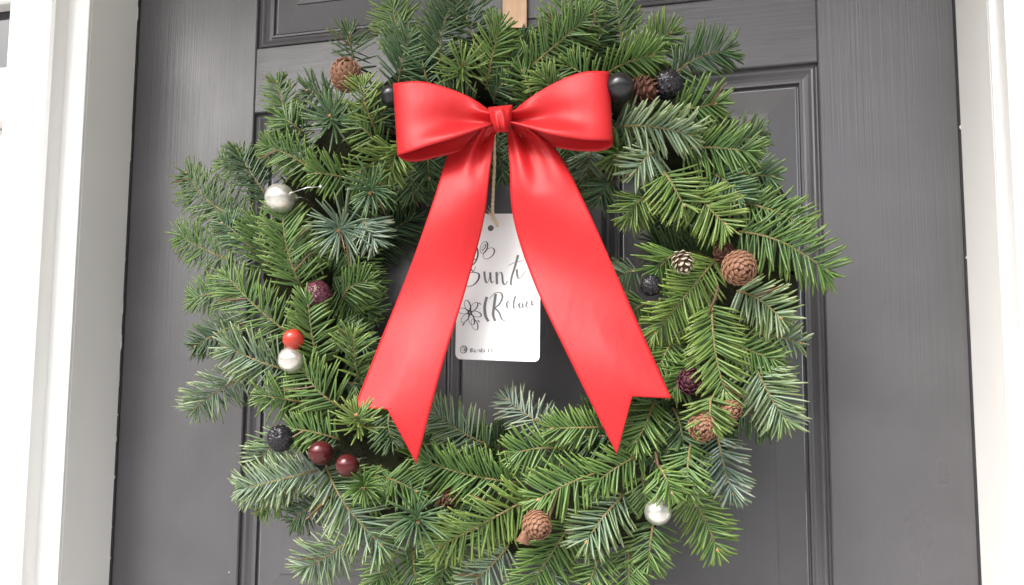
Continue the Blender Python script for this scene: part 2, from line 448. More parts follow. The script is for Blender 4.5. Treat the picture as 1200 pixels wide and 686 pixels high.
# one needle: lozenge section, four rings and a blunt tip
def needle(V, F, MI, TONE, base, d, up, length, wid, bend, bendside, tone, flip, curl):
    side = d.cross(up).normalized(); upn = side.cross(d).normalized()
    brown = 1.0 if (int(base.x*1e6)*7919+int(base.z*1e6)*104729) % 127 == 0 else 0.0
    n0 = len(V); SEG = ((0.0, 0.35), (0.18, 0.85), (0.55, 1.0), (0.85, 0.82), (1.0, 0.34))
    for s, wf in SEG:
        c = base+d*(length*s)+upn*(bend*s*s*length)+side*(bendside*s*s*length)
        hw = wid*0.5*wf; th = wid*0.20*wf
        tw = curl*s; a = side*math.cos(tw)+upn*math.sin(tw); b = upn*math.cos(tw)-side*math.sin(tw)
        V.append(c-a*hw); V.append(c+b*th); V.append(c+a*hw); V.append(c-b*th)
        TONE.extend([(tone, s**3, brown, 1.0)]*4)
    t0, t1 = (1, 0) if flip else (0, 1)
    for i in range(4):
        o = n0+4*i
        for j, mi in ((0, t0), (1, t0), (2, t1), (3, t1)):
            F.append((o+j, o+(j+1) % 4, o+4+(j+1) % 4, o+4+j)); MI.append(mi)
    F.append((n0+16, n0+17, n0+18, n0+19)); MI.append(t0)

NSPRIG = [0]
def sprig(b, t, half=28, kind='mid', lift=0.0, mode='flat', dens=1.0, roll=None, P0=None, P1=None, tipbud=True, seed=None, tiplift=0.0, scale=1.0):
    NSPRIG[0] += 1
    r = random.Random(seed if seed is not None else NSPRIG[0]*31+5)
    if P0 is None:
        P0 = at(b[0], b[1], Yfront(*b)-lift); P1 = at(t[0], t[1], Yfront(*t)-lift-tiplift)
    sc = (P0-CAM).length/FPX*1.02
    L0 = half*sc*1.18*scale
    ax = P1-P0; ln = ax.length
    view = (CAM-(P0+P1)/2).normalized()
    T = ax.normalized()
    if mode == 'star':
        N = (Vector((0, 0, 1))-T*T.z)
        if N.length < 0.1: N = Vector((1, 0, 0))
        N.normalize()
    else:
        N = (view-T*view.dot(T)).normalized()
        ro = math.radians(r.uniform(-22, 22) if roll is None else roll)
        N = Matrix.Rotation(ro, 3, T) @ N
    B = T.cross(N).normalized()
    bow = r.uniform(-0.06, 0.06)*ln; bow2 = r.uniform(0.0, 0.05)*ln
    dive = 0.016 if mode != 'star' else 0.0
    def C(s): return P0+ax*s+B*(bow*4*s*(1-s))+N*(bow2*4*s*(1-s))+Vector((0, dive*max(0, 1-s*1.6)**2, 0))
    n = 7
    k = MB(); pts = [C(i/(n-1)) for i in range(n)]
    k.tube(pts, [lerp(0.0012, 0.0008, i/(n-1)) for i in range(n)], 6)
    tw = k.build('fir_sprig', M['twig'], wreath, smooth=True, recalc=False)
    V, F, MI, TO = [], [], [], []
    flip = kind in ('pale', 'blue') and mode != 'star'
    wid0 = 0.0025 if mode != 'star' else 0.0022
    basetone = r.uniform(0.28, 0.74); FP = r.uniform(0.35, 0.8)
    if mode == 'star':
        cnt = int(46*dens)
        for i in range(cnt):
            s = lerp(0.25, 1.0, (i/cnt)**0.8); fi = i*2.39996+r.uniform(-0.2, 0.2)
            al = math.radians(lerp(88, 38, s**2.2)+r.uniform(-9, 9))
            d = T*math.cos(al)+(B*math.cos(fi)+N*math.sin(fi))*math.sin(al)
            needle(V, F, MI, TO, C(s), d.normalized(), T, L0*r.uniform(0.82, 1.08)*(1 if s < .9 else .8), wid0*r.uniform(.85, 1.1), r.uniform(0.0, 0.14), r.uniform(-.08, .08), min(1, max(0, basetone+r.uniform(-.25, .25))), False, r.uniform(-.3, .3))
    else:
        step = 0.0038/dens; cnt = max(9, int((ln+0.004)/step))
        for side in (-1, 1):
            for lay in (0, 1, 2):
                for i in range(cnt):
                    if lay == 1 and r.random() < 0.40: continue
                    if lay == 2 and r.random() < 0.45: continue
                    s = (i+r.uniform(0.1, 0.9))/cnt
                    if s > 1: continue
                    env = 0.72+0.34*math.sin(math.pi*min(1, s*0.85+0.12))
                    el = math.radians((3, 24, -22)[lay]+r.gauss(0, 6))
                    if mode == 'full': el = math.radians((5, 48, -40)[lay]+r.gauss(0, 14))
                    al = math.radians(lerp(70, 47, s)+r.gauss(0, 4.0)-(8 if lay == 1 else 0))
                    if s > 0.9: al *= 0.78
                    d = T*math.cos(al)+(B*(side*math.cos(el))+N*math.sin(el))*math.sin(al)
                    ln_ = L0*env*(1.0, 0.84, 0.92)[lay]*r.uniform(0.84, 1.08)
                    upv = (N*math.cos(el)-B*(side*math.sin(el)))+B*(r.gauss(0, .28))
                    needle(V, F, MI, TO, C(s)+N*0.0006, d.normalized(), upv, ln_, wid0*r.uniform(.82, 1.12), r.uniform(-0.03, 0.12), side*r.uniform(-.02, 0.12), min(1, max(0, basetone+r.gauss(0, .16))), flip and r.random() < FP, r.gauss(0, .35))
        for i in range(int(13*dens)):               # tuft at the tip
            fi = r.uniform(0, 2*math.pi); al = math.radians(r.uniform(8, 54))
            d = T*math.cos(al)+(B*math.cos(fi)+N*math.sin(fi)*0.7)*math.sin(al)
            needle(V, F, MI, TO, C(r.uniform(0.93, 1.0)), d.normalized(), N+B*r.gauss(0, .3), L0*r.uniform(0.36, 0.68), wid0*r.uniform(.8, 1.0), r.uniform(-.05, .12), r.uniform(-.1, .1), min(1, max(0, basetone+0.12+r.gauss(0, .15))), flip and r.random() < FP*.6, r.gauss(0, .3))
    under = UNDERB if kind == 'blue' else UNDER
    o = mesh_obj('needles', V, F, [NM[kind], under], tw, True, MI)
    ca = o.data.color_attributes.new('tone', 'FLOAT_COLOR', 'POINT'); ca.data.foreach_set('color', np.array(TO, dtype=np.float32).ravel())
    o['kind'] = 'stuff'
    if tipbud:
        k = MB(); e = C(1.0)
        for q in range(3):
            dd = (T+(B*math.cos(q*2.1)+N*math.sin(q*2.1))*0.45).normalized()
            k.tube([e-T*0.001, e+dd*0.0014, e+dd*0.0034], [0.0008, 0.0013, 0.0003], 5)
        k.build('bud', M['bud'], tw, smooth=True, recalc=False)
    return tw

# deep filler sprigs first (behind, mostly dark needle colours standing in for interior shade): they close the ring between the ones in front
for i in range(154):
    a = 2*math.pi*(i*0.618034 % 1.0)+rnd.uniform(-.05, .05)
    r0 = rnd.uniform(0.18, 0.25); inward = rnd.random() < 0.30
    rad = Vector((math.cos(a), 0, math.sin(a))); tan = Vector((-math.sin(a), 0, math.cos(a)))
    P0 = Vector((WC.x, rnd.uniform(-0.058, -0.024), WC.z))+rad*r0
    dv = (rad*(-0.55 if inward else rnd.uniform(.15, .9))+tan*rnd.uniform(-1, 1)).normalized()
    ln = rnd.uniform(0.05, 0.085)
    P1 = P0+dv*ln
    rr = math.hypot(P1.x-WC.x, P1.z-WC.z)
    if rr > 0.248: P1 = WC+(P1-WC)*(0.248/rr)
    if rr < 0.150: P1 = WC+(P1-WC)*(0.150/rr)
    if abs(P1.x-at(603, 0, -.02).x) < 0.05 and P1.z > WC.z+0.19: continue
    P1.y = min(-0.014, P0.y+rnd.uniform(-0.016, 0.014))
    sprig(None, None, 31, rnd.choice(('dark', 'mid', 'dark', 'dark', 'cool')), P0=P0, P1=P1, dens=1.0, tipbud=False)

F_, S_, U_ = 'flat', 'star', 'full'
SPR = [
 # top left
 ((411, 72), (410, 40), 24, 'dark', .012, U_), ((460, 97), (478, 44), 30, 'cool', .010, F_), ((480, 62), (461, 8), 28, 'mid', .000, F_),
 ((345, 190), (325, 97), 23, 'mid', .012, F_), ((396, 116), (361, 106), 24, 'dark', .000, U_), ((394, 150), (387, 137), 30, 'cool', .030, S_),
 ((432, 140), (427, 101), 23, 'lime', .034, U_), ((462, 168), (423, 201), 27, 'lime', .022, U_), ((370, 200), (314, 173), 25, 'mid', .010, F_),
 ((414, 208), (372, 203), 27, 'mid', .014, F_), ((408, 262), (397, 270), 36, 'blue', .040, S_), ((446, 215), (434, 226), 29, 'cool', .030, S_),
 ((420, 252), (438, 281), 27, 'blue', .004, F_), ((285, 258), (220, 203), 30, 'mid', .006, F_), ((310, 232), (280, 180), 25, 'dark', .000, F_),
 ((268, 303), (212, 275), 26, 'mid', .004, F_), ((346, 335), (331, 251), 34, 'mid', .030, F_), ((312, 318), (303, 262), 28, 'mid', .012, F_),
 ((336, 392), (266, 323), 33, 'mid', .014, F_), ((283, 373), (230, 405), 23, 'dark', .000, F_), ((330, 432), (267, 406), 34, 'pale', .016, F_),
 ((283, 438), (229, 479), 29, 'pale', .008, F_), ((365, 424), (360, 352), 28, 'mid', .034, F_), ((413, 440), (414, 395), 27, 'lime', .022, U_),
 ((395, 478), (356, 434), 34, 'mid', .028, F_), ((352, 470), (309, 464), 27, 'mid', .016, U_), ((424, 508), (418, 488), 27, 'lime', .060, S_),
 ((390, 514), (344, 503), 26, 'mid', .024, F_), ((364, 551), (284, 573), 30, 'pale', .012, F_), ((330, 506), (300, 540), 26, 'pale', .000, F_),
 ((374, 545), (446, 638), 40, 'pale', .022, F_), ((408, 630), (358, 665), 32, 'pale', .006, F_), ((370, 590), (346, 609), 23, 'dark', -.006, F_),
 ((424, 560), (426, 572), 25, 'mid', .016, S_), ((446, 560), (487, 576), 28, 'mid', .020, F_), ((488, 596), (490, 611), 38, 'cool', .026, S_),
 ((468, 632), (442, 681), 29, 'mid', -.002, F_), ((610, 566), (499, 541), 36, 'mid', .018, F_), ((622, 581), (516, 640), 38, 'lime', .026, F_),
 ((528, 640), (510, 690), 28, 'mid', .002, F_), ((592, 642), (545, 690), 30, 'pale', .006, F_), ((570, 522), (511, 485), 31, 'pale', .000, F_),
 ((642, 500), (596, 469), 28, 'blue', -.012, F_, 0.8), ((658, 525), (604, 531), 31, 'mid', .016, F_), ((706, 500), (648, 502), 27, 'mid', .018, F_),
 ((702, 553), (632, 585), 36, 'mid', .026, F_), ((754, 530), (702, 563), 30, 'mid', .024, F_), ((668, 612), (620, 688), 36, 'mid', .006, F_),
 ((730, 580), (688, 634), 36, 'pale', .016, F_), ((706, 645), (691, 684), 30, 'mid', .004, F_), ((766, 610), (760, 661), 29, 'mid', .000, F_),
 ((804, 572), (840, 644), 30, 'mid', .008, F_), ((810, 520), (806, 574), 28, 'mid', .026, F_), ((772, 545), (786, 577), 27, 'mid', .034, U_),
 ((842, 508), (858, 577), 30, 'blue', .004, F_), ((862, 478), (900, 503), 23, 'dark', -.010, F_), ((766, 468), (745, 518), 30, 'mid', .020, F_),
 # right side
 ((880, 410), (920, 491), 34, 'pale', .006, F_), ((836, 352), (850, 460), 34, 'lime', .026, F_), ((834, 462), (832, 496), 28, 'lime', .044, F_),
 ((866, 336), (914, 372), 31, 'pale', .016, F_), ((840, 298), (768, 389), 32, 'lime', .018, F_), ((790, 396), (770, 437), 27, 'mid', .010, F_),
 ((760, 350), (733, 370), 22, 'mid', -.006, F_), ((868, 265), (967, 317), 35, 'mid', .016, F_), ((862, 231), (938, 262), 27, 'mid', .008, F_),
 ((816, 218), (850, 262), 33, 'lime', .028, F_), ((778, 194), (801, 240), 33, 'lime', .030, F_), ((758, 224), (738, 254), 28, 'lime', .014, U_),
 ((718, 206), (704, 230), 27, 'cool', .010, F_), ((726, 172), (724, 183), 28, 'lime', -.008, S_), ((796, 292), (771, 315), 34, 'mid', .024, U_),
 ((746, 312), (722, 325), 22, 'pale', -.004, F_), ((716, 142), (809, 158), 31, 'pale', .024, F_), ((800, 167), (877, 177), 30, 'mid', .016, F_),
 ((862, 196), (904, 207), 24, 'cool', -.004, F_), ((786, 126), (837, 122), 30, 'mid', .020, F_), ((838, 168), (886, 160), 26, 'dark', .000, F_),
 ((782, 86), (851, 60), 29, 'dark', .006, F_), ((700, 84), (765, 64), 28, 'mid', .024, F_), ((745, 72), (786, 39), 26, 'mid', .002, F_),
 # top
 ((565, 95), (585, 31), 26, 'mid', .016, F_), ((612, 74), (690, 17), 31, 'mid', .016, F_), ((688, 66), (711, 26), 23, 'dark', -.002, U_),
 ((655, 112), (638, 94), 27, 'lime', .012, U_), ((700, 98), (668, 78), 25, 'mid', .008, F_), ((540, 96), (543, 76), 27, 'lime', .006, S_),
 ((513, 78), (530, 6), 28, 'dark', .002, F_), ((500, 100), (492, 52), 26, 'cool', .000, F_), ((474, 158), (456, 204), 24, 'lime', .016, U_),
 ((500, 170), (503, 208), 24, 'dark', -.006, F_), ((690, 168), (687, 204), 24, 'pale', .000, F_), ((452, 480), (461, 518), 24, 'dark', .000, F_),
 ((342, 570), (306, 597), 20, 'mid', .002, F_), ((880, 388), (936, 402), 22, 'pale', -.016, F_, 0.5), ((440, 545), (432, 590), 24, 'mid', .004, F_),
 ((520, 560), (545, 600), 26, 'cool', .000, F_), ((590, 640), (560, 620), 24, 'dark', .000, F_),
 ((730, 60), (722, -6), 26, 'mid', -.002, F_), ((560, 60), (545, -12), 28, 'dark', -.004, F_), ((650, 60), (668, -8), 28, 'mid', .000, F_),
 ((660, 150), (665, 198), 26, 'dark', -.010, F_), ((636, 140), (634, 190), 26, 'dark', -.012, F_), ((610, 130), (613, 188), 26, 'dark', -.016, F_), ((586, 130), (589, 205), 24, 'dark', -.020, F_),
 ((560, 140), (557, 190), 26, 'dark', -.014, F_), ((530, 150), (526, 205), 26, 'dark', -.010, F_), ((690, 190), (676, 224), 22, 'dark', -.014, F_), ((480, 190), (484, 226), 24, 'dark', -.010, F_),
 ((446, 172), (416, 143), 27, 'mid', .004, F_), ((425, 162), (450, 130), 25, 'dark', .000, F_), ((603, 114), (594, 68), 25, 'dark', .000, F_), ((552, 124), (522, 108), 24, 'dark', .000, F_),
 ((625, 122), (612, 84), 24, 'mid', .002, F_), ((788, 476), (800, 522), 26, 'dark', .004, F_), ((778, 500), (768, 540), 25, 'dark', .002, F_), ((752, 556), (757, 592), 24, 'mid', -.004, F_), ((470, 110), (440, 118), 22, 'dark', .000, F_),
 ((735, 130), (742, 165), 25, 'dark', .004, F_), ((590, 82), (598, 44), 20, 'mid', .004, F_), ((624, 76), (613, 44), 20, 'dark', .000, F_), ((575, 112), (588, 100), 22, 'dark', .002, F_),
 ((350, 150), (335, 140), 24, 'mid', .016, F_), ((330, 285), (372, 300), 28, 'mid', .006, F_), ((395, 345), (428, 330), 26, 'mid', .000, F_),
 ((385, 380), (428, 405), 24, 'cool', .002, F_), ((735, 640), (735, 690), 30, 'mid', .000, F_), ((650, 650), (655, 700), 30, 'pale', .000, F_),
 ((480, 645), (492, 692), 28, 'mid', -.002, F_), ((815, 420), (790, 455), 26, 'mid', .010, F_), ((890, 425), (915, 450), 22, 'cool', -.010, F_),
 ((850, 395), (905, 420), 26, 'mid', .004, F_), ((770, 170), (745, 200), 28, 'pale', .018, F_), ((830, 195), (868, 232), 28, 'cool', .010, F_),
 ((270, 345), (228, 350), 24, 'mid', -.004, F_), ((300, 300), (262, 262), 24, 'cool', .004, F_), ((300, 205), (262, 190), 22, 'mid', -.004, F_),
]
for e in SPR:
    b, t, half, kind, lift, mode = e[:6]
    sprig(b, t, half, kind, lift, mode, dens=e[6] if len(e) > 6 else 1.0, tiplift=0.020 if mode == 'star' else 0.0)
# loose dry twigs wound into the ring
for pts in ([(697, -6), (694, 8), (698, 20), (692, 34)], [(842, 335), (838, 350), (828, 372)], [(768, 530), (771, 545), (777, 560)]):
    k = MB(); k.tube([at(p[0], p[1], Yfront(*p)-0.02) for p in pts], [0.0010, 0.0013, 0.0010, 0.0007][:len(pts)], 6)
    k.build('dry_twig', M['twig_dark'], wreath, smooth=True)

# ------------------------------------------------------------------ cones, pods and baubles
def scale_mesh(name, mt):
    """one cone scale: thick shield, lip turned outwards; local x across, y towards the apex, z out"""
    V, F = [], []
    rowsS = [(-0.50, 0.42, 0.00), (-0.10, 0.56, 0.10), (0.25, 0.50, 0.19), (0.48, 0.26, 0.25)]
    for (y, hwid, z) in rowsS:
        for x in (-1, -0.5, 0, 0.5, 1): V.append((x*hwid, y-0.10*x*x, z-0.10*x*x))
    n = len(V)
    for (y, hwid, z) in rowsS:
        for x in (-1, -0.5, 0, 0.5, 1): V.append((x*hwid*0.98, y-0.10*x*x, z-0.10*x*x-0.14))
    for i in range(3):
        for j in range(4):
            a = i*5+j
            F.append((a, a+1, a+6, a+5)); F.append((n+a, n+a+5, n+a+6, n+a+1))
    for j in range(4):
        F.append((15+j, 16+j, n+16+j, n+15+j)); F.append((j+1, j, n+j, n+j+1))
    for i in range(3):
        F.append((i*5, i*5+5, n+i*5+5, n+i*5)); F.append((i*5+9, i*5+4, n+i*5+4, n+i*5+9))
    me = bpy.data.meshes.new(name); me.from_pydata(V, [], F); me.materials.append(mt)
    me.polygons.foreach_set('use_smooth', [True]*len(F)); me.update(); return me
SC = {k: scale_mesh('scale_'+k, M[m_]) for k, m_ in (('brown', 'cone'), ('dark', 'cone_dark'), ('gold', 'cone_gold'), ('plum', 'pod_purple'))}

def cone(px, py, rpx, axis_px, kind, label, lift=0.03, elong=1.25, n=78, openness=0.07, group=None, stem=False, Y=None, toward=0.8):
    """closed cone; axis_px = direction of the apex in the picture, toward = how far it points out of the door"""
    P = at(px, py, (Yfront(px, py)-lift) if Y is None else Y)
    R = rpx*(P-CAM).length/FPX
    ax = (_r*axis_px[0]-_u*axis_px[1]); A = (ax*1.0+(CAM-P).normalized()*toward).normalized()
    X = A.cross(Vector((0.3, 0.2, 1))).normalized(); Yv = A.cross(X)
    o = empty('fir_cone', P, label, 'cone', group)
    k = MB(); rws = []
    for i in range(9):
        ph = math.pi*i/8; rws.append([P+A*(math.cos(ph)*R*elong*0.86)+(X*math.cos(q)+Yv*math.sin(q))*(math.sin(ph)*R*0.86) for q in np.linspace(0, 2*math.pi, 13)])
    k.grid(rws); k.build('core', M['cone_core'], o, smooth=True)
    for i in range(n):
        s = (i+0.5)/n; c = 1-1.82*s                # from apex (1) to the base
        sn = math.sqrt(max(0, 1-c*c)); q = i*2.39996
        rad = X*math.cos(q)+Yv*math.sin(q)
        nrm = (rad*sn/1.0+A*c/elong).normalized()
        pos = P+A*(c*R*elong*0.88)+rad*(sn*R*0.88)
        ty = (A-nrm*A.dot(nrm))
        ty = ty.normalized() if ty.length > 1e-3 else rad
        ty = (ty+nrm*openness).normalized(); tx = ty.cross(nrm).normalized(); tz = tx.cross(ty)
        sz = R*lerp(0.30, 0.60, min(1, sn*1.05))
        if s < 0.12: sz = R*lerp(0.34, 0.42, s/0.12)
        ob = bpy.data.objects.new('scale', SC[kind]); COL.objects.link(ob)
        mw = Matrix(((tx.x, ty.x, tz.x, pos.x), (tx.y, ty.y, tz.y, pos.y), (tx.z, ty.z, tz.z, pos.z), (0, 0, 0, 1))) @ Matrix.Diagonal((sz, sz*1.0, sz, 1))
        ob.parent = o; ob.matrix_parent_inverse = Matrix.Translation(-P); ob.matrix_basis = mw
    if stem:
        k = MB(); e = P-A*R*elong*0.9; d2 = at(612, 637, P.y+0.006)
        k.tube([e, e*0.5+d2*0.5+Vector((0.001, 0, 0.0015)), d2], [0.0042, 0.0034, 0.0062], 8)
        k.build('stem', M['cone'], o, smooth=True)
    return o
cone(406, 89, 16.5, (-.1, -.75), 'brown', 'brown fir cone at the upper left above the red bow loop', .030, 1.15)
cone(866, 314, 18.5, (.28, .25), 'brown', 'large round brown cone on the right side of the wreath', .036, 1.15, 84)
cone(849, 297, 11, (-.5, -.3), 'dark', 'dark cone tucked behind the large brown cone on the right', .012, 1.2, 36, .5)
cone(629, 615, 16.5, (.35, .55), 'brown', 'brown cone with a woody stem at the bottom of the wreath', .034, 1.2, 78, stem=True)
cone(824, 500, 16.5, (-.1, .4), 'brown', 'brown cone half hidden by needles at the lower right', .038, 1.1)
cone(856, 481, 12, (.6, .1), 'brown', 'small brown cone beside the half hidden cone at lower right', .030, 1.1, 50)
cone(754, 106, 14, (.8, .1), 'dark', 'open dark brown cone right of the black bauble', .018, 1.35, 40, .95, toward=.35)
cone(800, 307, 11.5, (.25, .6), 'gold', 'small champagne coloured cone on the right side of the wreath', .040, 1.3, 30, .7, toward=.3)
cone(809, 447, 15, (.2, -.2), 'plum', 'shiny burgundy painted cone on the right below the middle', .022, 1.1, 50, .12)
cone(524, 584, 12, (.4, .2), 'dark', 'dark brown cone deep between sprigs at the bottom', .006, 1.2, 36, .6)

def bauble(px, py, rpx, mt, label, lift=0.03, name='bauble', capdir=(0.6, -0.5), group=None):
    P = at(px, py, Yfront(px, py)-lift); R = rpx*(P-CAM).length/FPX
    o = empty(name, P, label, 'bauble', group)
    A = (_r*capdir[0]-_u*capdir[1]+Vector((0, 0.75, 0))).normalized(); X = A.cross(Vector((1, .2, .1))).normalized(); Yv = A.cross(X)
    k = MB(); rws = []
    for i in range(25):
        ph = math.pi*i/24; rws.append([P+A*(math.cos(ph)*R*(1.0 if i > 3 else 1.02))+(X*math.cos(q)+Yv*math.sin(q))*(math.sin(ph)*R) for q in np.linspace(0, 2*math.pi, 41)])
    k.grid(rws); k.build('ball', mt, o, smooth=True)
    k = MB(); k.tube([P+A*R*0.95, P+A*R*1.16], [R*0.28, R*0.24], 14); k.build('cap', M['wire'], o, smooth=False)
    k = MB(); k.tube([P+A*R*1.14, P+A*R*1.5, P+A*R*1.7+Vector((0, 0.008, 0))], 0.0005, 5); k.build('wire', M['wire'], o)
    return o
def pod(px, py, rpx, mt, label, lift=0.03):
    """knobbly glittered seed pod: sphere of raised warts"""
    P = at(px, py, Yfront(px, py)-lift); R = rpx*(P-CAM).length/FPX
    o = empty('seed_pod', P, label, 'seed pod')
    rws = []; k = MB()
    for i in range(41):
        ph = math.pi*i/40; row = []
        for q in np.linspace(0, 2*math.pi, 65):
            d = Vector((math.sin(ph)*math.cos(q), math.cos(ph), math.sin(ph)*math.sin(q)))
            c = noise.cell_vector(d*1.0) if False else None
            v = noise.voronoi(d*3.4+Vector((px, py, 0))*0.37)[0]
            h = (v[1]-v[0])
            row.append(P+d*R*(0.90+0.13*min(1, h*1.8)+0.012*noise.noise(d*22)))
        rws.append(row)
    k.grid(rws); k.build('shell', mt, o, smooth=True)
    k = MB(); k.tube([P+Vector((0, R*0.8, 0)), P+Vector((0.004, R*1.6, 0.003))], 0.001, 6); k.build('stem', M['twig_dark'], o)
    return o
sb = bauble(328, 233, 16.2, M['silver'], 'silver bauble with a pearl headed wire at the upper left', .034, capdir=(.9, -.35))
k = MB(); p = at(328, 233, Yfront(328, 233)-.034)
w0 = at(342, 226, p.y-0.004); w1 = at(360, 220, p.y-0.008); w2 = at(376, 219, p.y-0.004)
k.tube([w0, w1, w2], 0.00045, 6); k.build('pin', M['wire'], sb, smooth=True)
for q_, rr_ in ((w0, 0.0010), (w2, 0.0017)):
    k = MB(); k.tube([q_+Vector((x_*rr_, 0, 0)) for x_ in (-1, -.8, -.4, 0, .4, .8, 1)], [rr_*math.sqrt(max(.02, 1-x_*x_)) for x_ in (-1, -.8, -.4, 0, .4, .8, 1)], 10)
    k.build('pin_head', M['silver'], sb, smooth=True)
bauble(341, 422, 14.5, M['silver'], 'silver bauble directly below the small red bauble', .034)
bauble(771, 600, 15.5, M['silver'], 'silver bauble at the bottom right of the wreath', .020, capdir=(0, -.9))
bauble(344, 398, 12, M['red_ball'], 'small matt red bauble on the left of the wreath', .036)
bauble(376, 531, 14, M['burgundy'], 'dark burgundy bauble next to the black pod at lower left', .026)
bauble(407, 546, 13.5, M['burgundy'], 'glossy burgundy bauble below the left ribbon tail', .040)
bauble(726, 103, 15.5, M['black_ball'], 'black bauble touching the right bow loop', .036, capdir=(.2, -.3))
bauble(459, 113, 12, M['black_ball'], 'black bauble peeking out beside the left bow loop', .026, capdir=(.4, -.3))
pod(372, 346, 16.5, M['pod_purple'], 'glittered plum seed pod on the left under an upright sprig', .022)
pod(329, 514, 15.5, M['pod_black'], 'glittered black seed pod at the lower left', .030)
pod(783, 100, 16, M['pod_black'], 'dark knobbly seed pod at the upper right beside a brown cone', .018)
pod(763, 335, 12.5, M['pod_black'], 'dark glittered seed pod beside the right ribbon tail', .036)

# ------------------------------------------------------------------ the bow
YK = -0.146
kn = at(586, 140, YK)
bow = empty('ribbon_bow', kn, 'red satin ribbon bow with two long swallow tailed ends', 'bow')
def solid(o, t=0.0005):
    md = o.modifiers.new('thickness', 'SOLIDIFY'); md.thickness = t; md.offset = 0
    return o
def bow_loop(top, bot, seed):
    NU, NV = 44, 26
    front, back = [], []
    r = random.Random(seed); ph = r.uniform(0, 6)
    for i in range(NU+1):
        u = i/NU
        tp = poly(top, u); bp = poly(bot, u)
        # plan of the loop: out, round the fold and back
        yf = YK-0.004-0.011*math.sin(math.pi*min(1, u*0.62)**0.9)
        e = max(0, (u-0.80)/0.20)
        yf = lerp(yf, YK-0.002, 1-math.sqrt(max(0, 1-e*e)))
        yb = YK+0.006+0.002*math.sin(math.pi*u*0.55)
        yb = lerp(yb, YK-0.002, 1-math.sqrt(max(0, 1-e*e)))
        rf, rb = [], []
        for j in range(NV+1):
            v = j/NV
            g = (1-u)**1.6
            pleat = 0.0065*g*math.sin(v*math.pi*3.2+ph)+0.0012*g*g*math.sin(v*math.pi*7+ph*2)
            dent = 0.012*math.exp(-((u-0.34)/0.25)**2-((v-0.42)/0.27)**2)
            curl = -0.005*math.exp(-((u-0.55)/0.3)**2)*math.exp(-((v-0.95)/0.18)**2)
            q = tp*(1-v)+bp*v
            pf = at(q[0], q[1], yf)
            rf.append(Vector((pf.x, yf+pleat+dent*(1-e)+curl, pf.z)))
            rb.append(Vector((pf.x, yb-pleat*0.6, pf.z+(0.001*(1-e)))))
        front.append(rf); back.append(rb)
    # arc length corrected fold: the last columns share the fold line
    rows_ = front+list(reversed(back[:-1]))
    k = MB(); k.grid(rows_)
    o = k.build('loop', M['ribbon'], bow, smooth=True); return solid(o)
bow_loop([(575, 128), (551, 112), (522, 101), (491, 95), (460.5, 98)], [(578, 150), (558, 157), (530, 167), (497, 175), (466, 183)], 3)
bow_loop([(598, 128), (622, 110), (652, 94), (684, 84), (714, 84)], [(596, 147), (618, 153), (648, 162), (684, 166), (718, 165)], 8)
# knot
rows_ = []
for i in range(17):
    v = i/16; row = []
    for j in range(21):
        u = j/20*2-1
        L = poly([(572, 126), (574, 138), (580, 155.5)], v); R_ = poly([(601, 123), (600, 137), (597, 154.5)], v)
        q = lerp(L, R_, (u+1)/2)
        y = YK-0.022+0.012*u*u+0.012*(2*v-1)**4+0.0016*math.sin(u*5+v*2)*(1-abs(u))-0.0012*math.cos(u*9-v*3)*(1-u*u)
        if abs(u) > .9: y += 0.012*(abs(u)-.9)/.1
        row.append(at(q[0], q[1], y))
    rows_.append(row)
k = MB(); k.grid(rows_); solid(k.build('knot', M['ribbon'], bow, smooth=True))
# tails
def tail(Lp, Rp, notch, depth, name='tail'):
    NT_, NV = 80, 24; rows_ = []
    mid = (np.array(Lp[-1])+np.array(Rp[-1]))/2
    for i in range(NT_+1):
        tt = i/NT_; row = []
        L = poly(Lp, tt); R_ = poly(Rp, tt)
        for j in range(NV+1):
            v = j/NV
            q = lerp(L, R_, v)
            tent = 1-abs(2*v-1)
            q = q+(np.array(notch)-mid)*(max(0, (tt-0.55)/0.45)**2)*tent
            row.append(at(q[0], q[1], depth(tt, v)))
        rows_.append(row)
    k = MB(); k.grid(rows_); return solid(k.build(name, M['ribbon'], bow, smooth=True))
def depthL(t, v):
    g = max(0, 1-t/0.30)
    y = YK+0.010-0.010*t
    y += g*(0.007*math.sin(v*9.5+0.6)-0.004*math.sin(v*17))
    y += 0.0085*math.sin(t*9.5+v*1.6+0.8)*min(1, t*3)*(1-0.4*t)-0.0035*math.sin((v-0.1)*math.pi)
    return y
def depthR(t, v):
    g = max(0, 1-t/0.34)
    y = YK+0.010-0.012*t
    y += g*(-0.008*math.sin(v*9.0+0.2)+0.003*math.sin(v*19))
    y += 0.0085*math.sin(t*10.5-v*1.9+2.4)*min(1, t*3)*(1-0.6*t)-0.0030*math.sin(v*math.pi)
    return y
tail([(557, 146), (529, 172), (508, 235), (480, 315), (446, 399), (415, 478)], [(581, 153), (575, 192), (567, 258), (547, 335), (517, 434), (488, 544)], (454, 480), depthL)
tail([(594, 152), (597, 192), (602, 258), (627, 335), (671, 428), (723, 533)], [(618, 148), (652, 176), (688, 244), (724, 325), (757, 400), (787, 467)], (741, 465), depthR)

